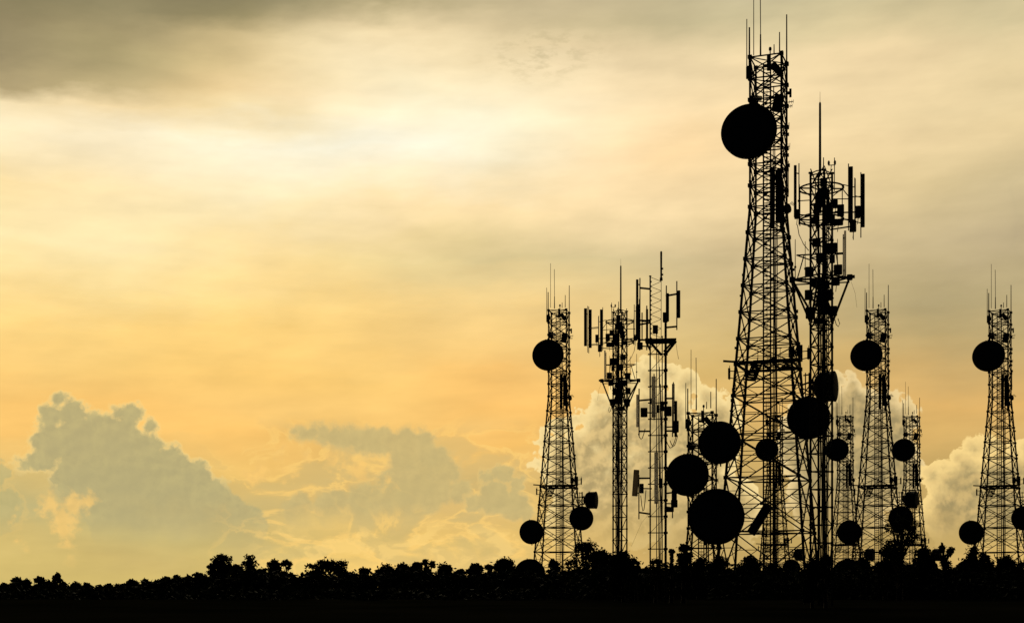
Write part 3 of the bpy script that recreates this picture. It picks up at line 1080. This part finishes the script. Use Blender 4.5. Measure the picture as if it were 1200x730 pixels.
def make_pole_mast():
    root = empty('antenna_mast')

    def p(X, Y, y=0.0):
        q = (75 + y) / F
        return Vector(((X - 770.5) * q, y, EYE - 1.0 + (HY - Y) * q))
    posts = [(762, 324, 0.085, -0.05), (780, 378, 0.14, 0.0), (769.5, 392, 0.05, 0.45), (776, 395, 0.06, -0.3)]
    for X, Y, w, y in posts:
        mb = MB()
        mb.bar(p(X, 706, y), p(X, Y, y), w, 8)
        mb.lathe([(w * 0.75, 0), (w * 0.75, 0.05)], Matrix.Translation(p(X, Y, y)), 8)
        mb.build('leg', STEEL, root)
    br = MB()
    Y = 700
    i = 0
    while Y > 405:
        P4 = [p(X, Y, y) for X, _, _, y in posts]
        br.bar(P4[0], P4[3], 0.05)
        br.bar(P4[3], P4[1], 0.05)
        br.bar(P4[1], P4[2], 0.05)
        br.bar(P4[2], P4[0], 0.05)
        br.bar(P4[0] - Vector((0.12, 0, 0)), P4[0], 0.06)
        br.box(P4[1], (0.22, 0.2, 0.12))
        br.bar(P4[0], p(780, Y - 19, 0), 0.025)
        Y -= 19.0
        i += 1
    # zig-zag lacing above the platform
    Y = 396
    s = 0
    while Y > 326:
        br.bar(p(762 if s else 775, Y, -.05), p(775 if s else 762, Y - 5.5, -.05), 0.022)
        br.box(p(762.5, Y, -.05), (0.12, .1, .06))
        Y -= 5.5
        s = 1 - s
    br.bar(p(774.8, 396, -.05), p(774.8, 326, -.05), 0.03)
    br.build('bracing', STEEL, root)
    fc = MB()
    for j in range(4):
        fc.tube([p(772 + 1.2 * j, 700 - (290 - 20 * j) * i / 8, 0.2) + Vector((0.02 * math.sin(2 * i + j), 0, 0)) for i in range(9)], 0.022, 5)
    fc.build('feeder_cables', CABLE, root)
    mb = MB()
    mb.lathe([(0.08, 0), (0.075, 0.15), (0.05, 0.18), (0.055, 1.5), (0.03, 1.55)], Matrix.Translation(p(774.8, 329, -.05)), 8)
    for Y in (315, 322):
        mb.box(p(775.5, Y, -.05), (0.16, .12, .07))
    mb.build('whip_antenna', STEEL, root)

    def sector(X, ya, yb, w, y, pole, arms, mat=DARKBOX, tilt=0.0):
        a, b = p(X, ya, y), p(X, yb, y)
        mb = MB()
        mb.rbox((a + b) / 2, (w, 0.10, a.z - b.z), 0.025, Matrix.Rotation(R(tilt), 3, 'Y'))
        o = mb.build('panel_antenna', mat, root)
        k = MB()
        X2, pa, pb = pole
        k.bar(p(X2, pa, y + .1), p(X2, pb, y + .1), 0.07, 6)
        for t in (0.12, 0.88):
            q = a.lerp(b, t)
            k.bar(q, (p(X2, 0).x, y + .1, q.z), 0.05)
        for Y1, X3, Y3 in arms:
            k.bar(p(X2, Y1, y + .1), p(X3, Y3, 0), 0.085)
        k.build('panel_bracket', STEEL, o)
        return o
    # top tier
    sector(746.8, 327, 375, 0.13, -.2, (750, 325.5, 410), [(337, 762, 338.5), (375, 762, 376), (398, 758, 398)])
    sector(748.8, 356, 405, 0.14, -.25, (749.5, 350, 410), [(380, 762, 378)])
    sector(758.3, 362, 397, 0.12, -.4, (758, 358, 410), [(375, 762, 375)])
    sector(782.2, 344, 377, 0.16, -.3, (780.8, 335, 378), [])
    sector(795.3, 341, 373, 0.16, -.1, (793, 330, 387), [(345, 780, 347), (383, 780, 384)])
    sector(752.5, 368, 393, 0.05, .3, (752.5, 366, 397), [(376, 762, 376)])
    # middle tier
    sector(747, 462, 500, 0.12, -.25, (749, 455, 510), [(469, 762, 468), (505, 762, 505)], FIBRE)
    sector(766, 441, 489, 0.22, -.8, (766.5, 438, 492), [(450, 765, 450), (485, 765, 485)], FIBRE)
    sector(791.8, 470, 512, 0.15, -.1, (788, 450, 512), [(467, 780, 467), (505, 780, 505)])
    sector(789.5, 450, 485, 0.09, .4, (789, 448, 495), [(467, 780, 467)], FIBRE)
    # bottom tier
    sector(745, 550, 581, 0.30, -.25, (748.8, 556, 608), [(560, 762, 560), (600, 762, 602)], FIBRE_DULL, 4)
    sector(769, 530, 590, 0.20, -.8, (769.5, 527, 594), [(540, 768, 540), (585, 768, 585)], FIBRE)
    sector(790, 574, 592, 0.28, -.1, (788, 570, 607), [(595, 780, 594), (577, 780, 578)])
    for X, Y, sx, sz, y in ((768, 386, .28, .42, -.3), (754.8, 483, .36, .48, -.2), (771, 479, .16, .4, -.5), (782.5, 482, .4, .5, -.4), (792, 500, .3, .6, -.2), (752, 572, .22, .5, -.2), (774, 566, .2, .5, -.5), (790, 590, .35, .4, .2),
                             (784, 597, .5, .25, -.2), (750, 405, .3, .36, -.3), (776, 476, .2, .5, .3), (763, 470, .14, .3, .3), (779, 372, .22, .5, .2)):
        mb = MB()
        q = p(X, Y, y)
        mb.rbox(q, (sx, 0.24, sz), 0.025)
        mb.bar(q, (max(-.3, min(.4, q.x)), 0, q.z), 0.06)
        mb.build('radio_box', DARKBOX, root)
    # platform with braces
    pl = MB()
    za = p(0, 400).z
    for yy in (-0.6, -0.1, 0.5):
        pl.bar((-0.6, yy, za), (0.98, yy, za), 0.09)
    for i in range(9):
        pl.bar((-0.6 + 0.19 * i, -0.6, za), (-0.6 + 0.19 * i, 0.5, za), 0.035)
    pl.bar(p(756, 398, -.6), p(792, 400, -.6), 0.16)
    pl.bar(p(792, 400, -.4), p(780, 415, 0), 0.1)
    pl.bar(p(787, 402, -.4), p(778, 412, 0), 0.08)
    pl.bar(p(763, 402, -.4), p(775, 416, 0), 0.1)
    pl.bar(p(757, 400, -.4), p(762, 410, 0), 0.08)
    pl.build('platform', STEEL, root)
    MB().tube([p(792, 402, -.6), p(793.5, 413, -.6), p(795, 421, -.5)], 0.012, 4).build('hanging_cable', CABLE, root)
    for x0, y0, x1, sag in ((780, 514, 793, 14), (748, 508, 756, 9), (751, 580, 757, 22), (785, 516, 794, 10)):
        MB().tube([p(x0 + (x1 - x0) * t, y0 + sag * math.sin(math.pi * t) - (6 * t), -.2) for t in (0, .2, .4, .6, .8, 1)], 0.022, 5).build('hanging_cable', CABLE, root)
    MB().tube([p(762, 600, 0), p(752, 612, -.1), p(740, 640, 0)], 0.006, 4).build('hanging_cable', CABLE, root)
    return root


pole = make_pole_mast()
place(pole, 770.5, 75)
tag(pole, 'bare pole mast with three tiers of arms and pale panels, beside the smaller hooped mast', 'mast', MAST_GROUP)


# ------------------------------------------------------------------ trees
def leaf_faces(mb, c, n, rx, ry, rz, size, rnd):
    for _ in range(n):
        while True:
            u = Vector((rnd.uniform(-1, 1), rnd.uniform(-1, 1), rnd.uniform(-1, 1)))
            if u.length < 1:
                break
        if rnd.random() < 0.45:
            u = Vector((rnd.gauss(0, .55), rnd.gauss(0, .55), rnd.gauss(0, .55)))
        q = Vector((c[0] + u.x * rx, c[1] + u.y * ry, c[2] + u.z * rz))
        a = Vector((rnd.gauss(0, 1), rnd.gauss(0, 1), rnd.gauss(0, 0.7))).normalized()
        b = a.cross(Vector((rnd.gauss(0, 1), rnd.gauss(0, 1), rnd.gauss(0, 1)))).normalized()
        s = size * rnd.uniform(0.6, 1.4)
        a *= s
        b *= s * rnd.uniform(0.35, 0.6)
        k = len(mb.v)
        mb.v += [tuple(q - a), tuple(q + b - a * 0.1), tuple(q + a), tuple(q - b - a * 0.1)]
        mb.f.append((k, k + 1, k + 2, k + 3))
        mb.s.append(False)


def env(style, t):
    """crown half width (0..1) at height t (0 bottom, 1 top)"""
    if style == 'cone':
        return max(0.06, (1 - t) ** 0.8 * (0.75 + 0.25 * min(1, t * 6)))
    if style == 'column':
        return 0.75 + 0.25 * math.sin(t * 9) if t < 0.85 else 0.6
    if style == 'dome':
        return math.sqrt(max(0.02, 1 - t * t))
    return math.sqrt(max(0.03, 1 - (2 * t - 1) ** 3)) if t > 0.5 else 1.15 - 0.3 * t


def make_tree(X, ytop, wpx, d, style, label, seed, name='tree', cat='tree'):
    rnd = random.Random(seed)
    x = (X - 600) * d / F
    g = gz(x, d)
    ztop = EYE + (HY - ytop) * d / F
    h = max(1.2, ztop - g)
    w = wpx * d / F / 2 * (1.18 if X < 620 else 1.1)         # half width
    root = empty(name, (x, d, g))
    tag(root, label, cat, 'trees and bushes along the hilltop')
    size = 0.0012 * d
    tr = MB()
    lean = rnd.uniform(-0.06, 0.06) * h
    hb = 0.12 * h                    # crown bottom
    tw = min(0.05 * h, 0.22)
    spine = [(0, 0, -0.2), (lean * .3, 0.05, h * .3), (lean * .8, -.03, h * .6), (lean, 0, h * .9)]
    tr.tube(spine, tw, 7, r2=tw * 0.25)
    cr = MB()
    cl = []
    if style == 'spread':
        for i in range(26):
            a = rnd.uniform(0, 2 * math.pi)
            rr = w * math.sqrt(rnd.random())
            t = rnd.choice((0.74, 0.82, 0.9, 0.96)) - 0.18 * (rr / w) ** 2 * rnd.random()
            cl.append((Vector((lean + rr * math.cos(a), rr * math.sin(a), h * t - .1)), 0.26 * w, 0.055 * h, 75))
        for i in range(12):
            cl.append((Vector((rnd.uniform(-.7, .7) * w, rnd.uniform(-.7, .7) * w, h * rnd.uniform(.25, .55))), 0.35 * w, 0.13 * h, 40))
    elif style == 'tufts':
        for cx, tt, rr in ((-0.42, 0.90, 0.34), (0.45, 0.86, 0.36), (0.0, 0.62, 0.5), (-.2, .75, .35), (0.25, .5, .6), (-.3, .42, .6), (0, .28, .75), (.3, .2, .7)):
            for i in range(3):
                cl.append((Vector((cx * w + rnd.uniform(-.2, .2) * w * rr, rnd.uniform(-.4, .4) * w, h * tt + rnd.uniform(-.03, .03) * h)), rr * w * .75, min(rr * w * .75, .1 * h), 80))
    else:
        nc = {'round': 30, 'cone': 34, 'column': 30, 'dome': 30, 'loose': 26}[style]
        rel = 0.34 if style != 'loose' else 0.22
        for i in range(nc):
            t = rnd.random() ** 0.85
            e = env('round' if style == 'loose' else style, t)
            a = rnd.uniform(0, 2 * math.pi)
            rr = w * e * (0.35 + 0.6 * math.sqrt(rnd.random())) - rel * w * 0.55
            rr = max(0, rr)
            zz = hb + (h - hb) * t * (1 - 0.02) - rel * w * 0.4 * (1 if t > 0.7 else 0)
            cl.append((Vector((lean * t + rr * math.cos(a), rr * math.sin(a), zz)), rel * w * rnd.uniform(.75, 1.2) * (1.0 if style != 'cone' else max(.45, e + .2)), rel * w * rnd.uniform(.65, 1.0), 76 if style == 'loose' else 105))
        # the leading shoot that makes the top
        cl.append((Vector((lean, 0, h - 0.22 * w)), 0.34 * w, 0.24 * w, 80))
        for sgn in (-1, 1):
            cl.append((Vector((lean + sgn * rnd.uniform(.25, .5) * w, 0, h - rnd.uniform(.35, .6) * w)), 0.3 * w, 0.26 * w, 70))
    for q, rx, rz, n in cl:
        t0 = min(0.85, max(0.15, (q.z - 0.25 * h) / h))
        s = Vector((lean * t0, 0, h * t0))
        tr.tube([s, s.lerp(q, .55) + Vector((0, 0, -0.03 * h)), q], tw * 0.32, 4, r2=tw * 0.1)
        leaf_faces(cr, q, n, rx, rx, rz, size, rnd)
        # stray sprays at the edge
        for _ in range(3):
            o = Vector((rnd.gauss(0, 1), rnd.gauss(0, 1), rnd.gauss(0, 1) * rz / rx)).normalized() * rx * rnd.uniform(1.0, 1.3)
            leaf_faces(cr, q + o, 5, rx * .2, rx * .2, rx * .2, size * .8, rnd)
    tr.build('trunk', BARK, root)
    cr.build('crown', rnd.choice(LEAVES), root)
    return root


TREES = [
    # X, top, width, distance, style, label
    (6, 684, 22, 205, 'dome', 'low flat bush at the very start of the treeline, farthest from the towers'),
    (20, 677, 15, 200, 'round', 'small square-topped tree near the open end of the treeline'),
    (33, 679, 13, 204, 'dome', 'low bush between the square-topped tree and the double-bumped tree'),
    (44, 675.5, 15, 198, 'round', 'bushy tree with a double bump, next to the spindly ball-topped tree'),
    (64, 672, 12, 196, 'loose', 'spindly little tree with a loose ball top, under the big grey cloud'),
    (55, 681, 16, 206, 'dome', 'low rounded bush at the foot of the spindly ball-topped tree'),
    (73, 682, 9, 198, 'round', 'tiny round bush just past the spindly ball-topped tree'),
    (91, 682.5, 18, 204, 'dome', 'low bush with a small pointed top in the lowest stretch of the treeline'),
    (104, 683, 16, 202, 'loose', 'thin-leaved bush beside the deepest dip of the treeline'),
    (128, 684, 18, 204, 'loose', 'wispy low bush just past the deepest dip of the treeline'),
    (153, 679.5, 20, 192, 'loose', 'ragged wide bush where the treeline begins to rise'),
    (168, 678.5, 11, 194, 'round', 'small upright bush standing beside the ragged wide bush'),
    (186, 680, 16, 190, 'dome', 'low smooth bush on the first rise of the treeline'),
    (198, 676, 15, 186, 'round', 'even round bush halfway along the rising treeline'),
    (208, 674.5, 13, 184, 'round', 'slightly taller round bush on the rising treeline'),
    (219, 675.5, 16, 184, 'dome', 'flat-topped bush just before the two little spires'),
    (229.5, 671.5, 7, 180, 'column', 'first and taller of two little spires beside the tall ragged tree'),
    (235.5, 672, 8, 178, 'cone', 'small pointed spire right at the foot of the tall ragged tree'),
    (258, 649.5, 26, 165, 'round', 'tall ragged tree standing highest in the stretch under the big grey cloud'),
    (246, 661, 12, 168, 'loose', 'thin open tree leaning on the tall ragged tree, sky showing through'),
    (277, 661, 18, 166, 'dome', 'low leafy tree filling the saddle between two tall trees'),
    (295, 651, 30, 160, 'cone', 'broad pyramid-shaped tree beside the tall ragged tree'),
    (321, 656.5, 16, 162, 'round', 'upright tree with a small knob top between the pyramid tree and the lollipop tree'),
    (338, 656, 15, 158, 'loose', 'lollipop tree with a see-through egg-shaped crown beside a gap'),
    (385, 655.5, 46, 150, 'spread', 'umbrella-shaped tree with layered spreading branches'),
    (425, 665.5, 18, 156, 'loose', 'small curling-topped bush just past the umbrella-shaped tree'),
    (453, 662.5, 34, 152, 'dome', 'wide low dome tree between the curling bush and the two-tufted tree'),
    (474, 660.5, 18, 154, 'round', 'stubby tree on the shoulder of the wide dome tree'),
    (486, 658.5, 18, 150, 'round', 'flat-headed tree just before the two-tufted tree'),
    (502, 654, 17, 146, 'tufts', 'tree with two separate leaf tufts, midway along the open treeline'),
    (521, 660, 26, 150, 'dome', 'broad round tree sloping down to the notch in the treeline'),
    (541, 667.5, 14, 152, 'dome', 'low bush beside the sharp notch in the treeline'),
    (558, 660, 22, 146, 'loose', 'fuzzy-topped tree just past the sharp notch in the treeline'),
    (573, 661.5, 12, 148, 'loose', 'thin small tree between the fuzzy tree and the mushroom-headed tree'),
    (591, 653, 26, 140, 'round', 'mushroom-headed tree beside the low dish of the standalone medium tower'),
    (648, 656, 18, 130, 'loose', 'loose bush across the foot of the standalone medium tower'),
    (686, 634.5, 50, 108, 'loose', 'big open-crowned tree across the legs of the standalone medium tower'),
    (707, 645, 34, 104, 'round', 'dense tree filling in behind the open-crowned tree'),
    (731, 646, 34, 82, 'round', 'bushy tree covering the base of the smaller hooped mast'),
    (746, 654, 18, 80, 'loose', 'straggly tree on the far side of the smaller hooped mast, before the pole mast'),
    (768, 655, 18, 68, 'loose', 'thin bush growing round the foot of the bare pole mast'),
    (787, 644, 9, 70, 'cone', 'narrow pointed tree right beside the bare pole mast'),
    (801, 637.5, 20, 72, 'column', 'tall square-topped tree under the lowest big dish of the largest tower'),
    (818, 655, 22, 88, 'dome', 'low dark bush at the base of the short tower'),
    (843, 652, 32, 96, 'dome', 'wide bush straight below the lowest big dish'),
    (876, 652.5, 26, 100, 'round', 'rounded tree between the nearer legs of the largest tower'),
    (908, 660, 24, 102, 'dome', 'low bush at the ladder foot of the largest tower'),
    (952, 655, 26, 56, 'round', 'dark bush at the foot of the tall hooped mast'),
    (968, 650, 16, 57, 'loose', 'wispy tree just past the foot of the tall hooped mast'),
    (990, 660, 24, 110, 'dome', 'low smooth bush under the small tower beside the hooped mast'),
    (1010, 655, 20, 112, 'dome', 'dome-shaped bush below the small square drum'),
    (1054, 606, 46, 84, 'loose', 'tallest tree of the hilltop, leafy and open, across the medium tower'),
    (1037, 640, 26, 86, 'round', 'dense tree at the near foot of the tallest leafy tree'),
    (1080, 641, 30, 92, 'round', 'thick tree on the far shoulder of the tallest leafy tree'),
    (1108, 637, 22, 100, 'tufts', 'two-horned tree standing clear beside the small hanging drum'),
    (1124, 663, 20, 104, 'dome', 'low bush in the dip past the two-horned tree'),
    (1141, 641, 38, 98, 'cone', 'pyramid-shaped dark tree in front of the last tower'),
    (1154, 650, 20, 100, 'round', 'shorter tree against the side of the dark pyramid-shaped tree'),
    (1178, 652, 36, 96, 'dome', 'smooth dome-shaped tree at the base of the last tower'),
    (1198, 659, 16, 98, 'loose', 'thin bush at the very edge beyond the dome-shaped tree'),
]
for i, (X, yt, w, d, st, lab) in enumerate(TREES):
    make_tree(X, yt, w, d, st, lab, 100 + i, 'bush' if 'bush' in lab else 'tree', 'bush' if 'bush' in lab else 'tree')


# scrub that fills the ground between the trees
def make_scrub():
    prof = [(-60, 692), (0, 689), (110, 691), (150, 688), (190, 684), (230, 680), (250, 674), (300, 670), (340, 675), (352, 679), (370, 674), (430, 675), (470, 671), (546, 676), (600, 671), (640, 674),
            (680, 668), (720, 664), (760, 668), (800, 664), (850, 667), (900, 670), (930, 668), (960, 668), (1000, 669), (1050, 662), (1095, 666), (1102, 672), (1130, 670), (1200, 668), (1260, 668)]
    rnd = random.Random(77)
    mb = MB()
    for i in range(3600):
        X = rnd.uniform(-60, 1260)
        for (a, ya), (b, yb) in zip(prof, prof[1:]):
            if a <= X <= b:
                yp = ya + (yb - ya) * (X - a) / (b - a)
        d = rnd.uniform(130, 150) if X < 560 else rnd.uniform(112, 122) if X < 640 else rnd.uniform(92, 116)
        if X < 240: d = rnd.uniform(165, 185)
        x = (X - 600) * d / F
        g = gz(x, d)
        zt = EYE + (HY - yp - rnd.uniform(-5.0, 5) + 2) * d / F
        hh = max(0.5, zt - g)
        r = rnd.uniform(0.45, 0.9)
        zc = g + hh - r if rnd.random() < 0.6 else g + rnd.uniform(0.1, 1.0) * max(0.1, hh - r)
        leaf_faces(mb, (x, d, zc), 16, r, r, r * .8, 0.0020 * d, rnd)
    for i in range(900):            # low skirts that close the view under the crowns
        X = -60 + 1320 * (i + rnd.random()) / 900
        d = rnd.uniform(88, 128)
        x = (X - 600) * d / F
        leaf_faces(mb, (x, d, gz(x, d) + rnd.uniform(0.1, 0.35 if X < 640 else 1.0)), 26, 0.9, 0.9, 0.4 if X < 640 else 0.7, 0.0022 * d, rnd)
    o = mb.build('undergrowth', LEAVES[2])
    o['kind'] = 'stuff'
    o['label'] = 'dark scrub filling the hilltop between the trees'


make_scrub()
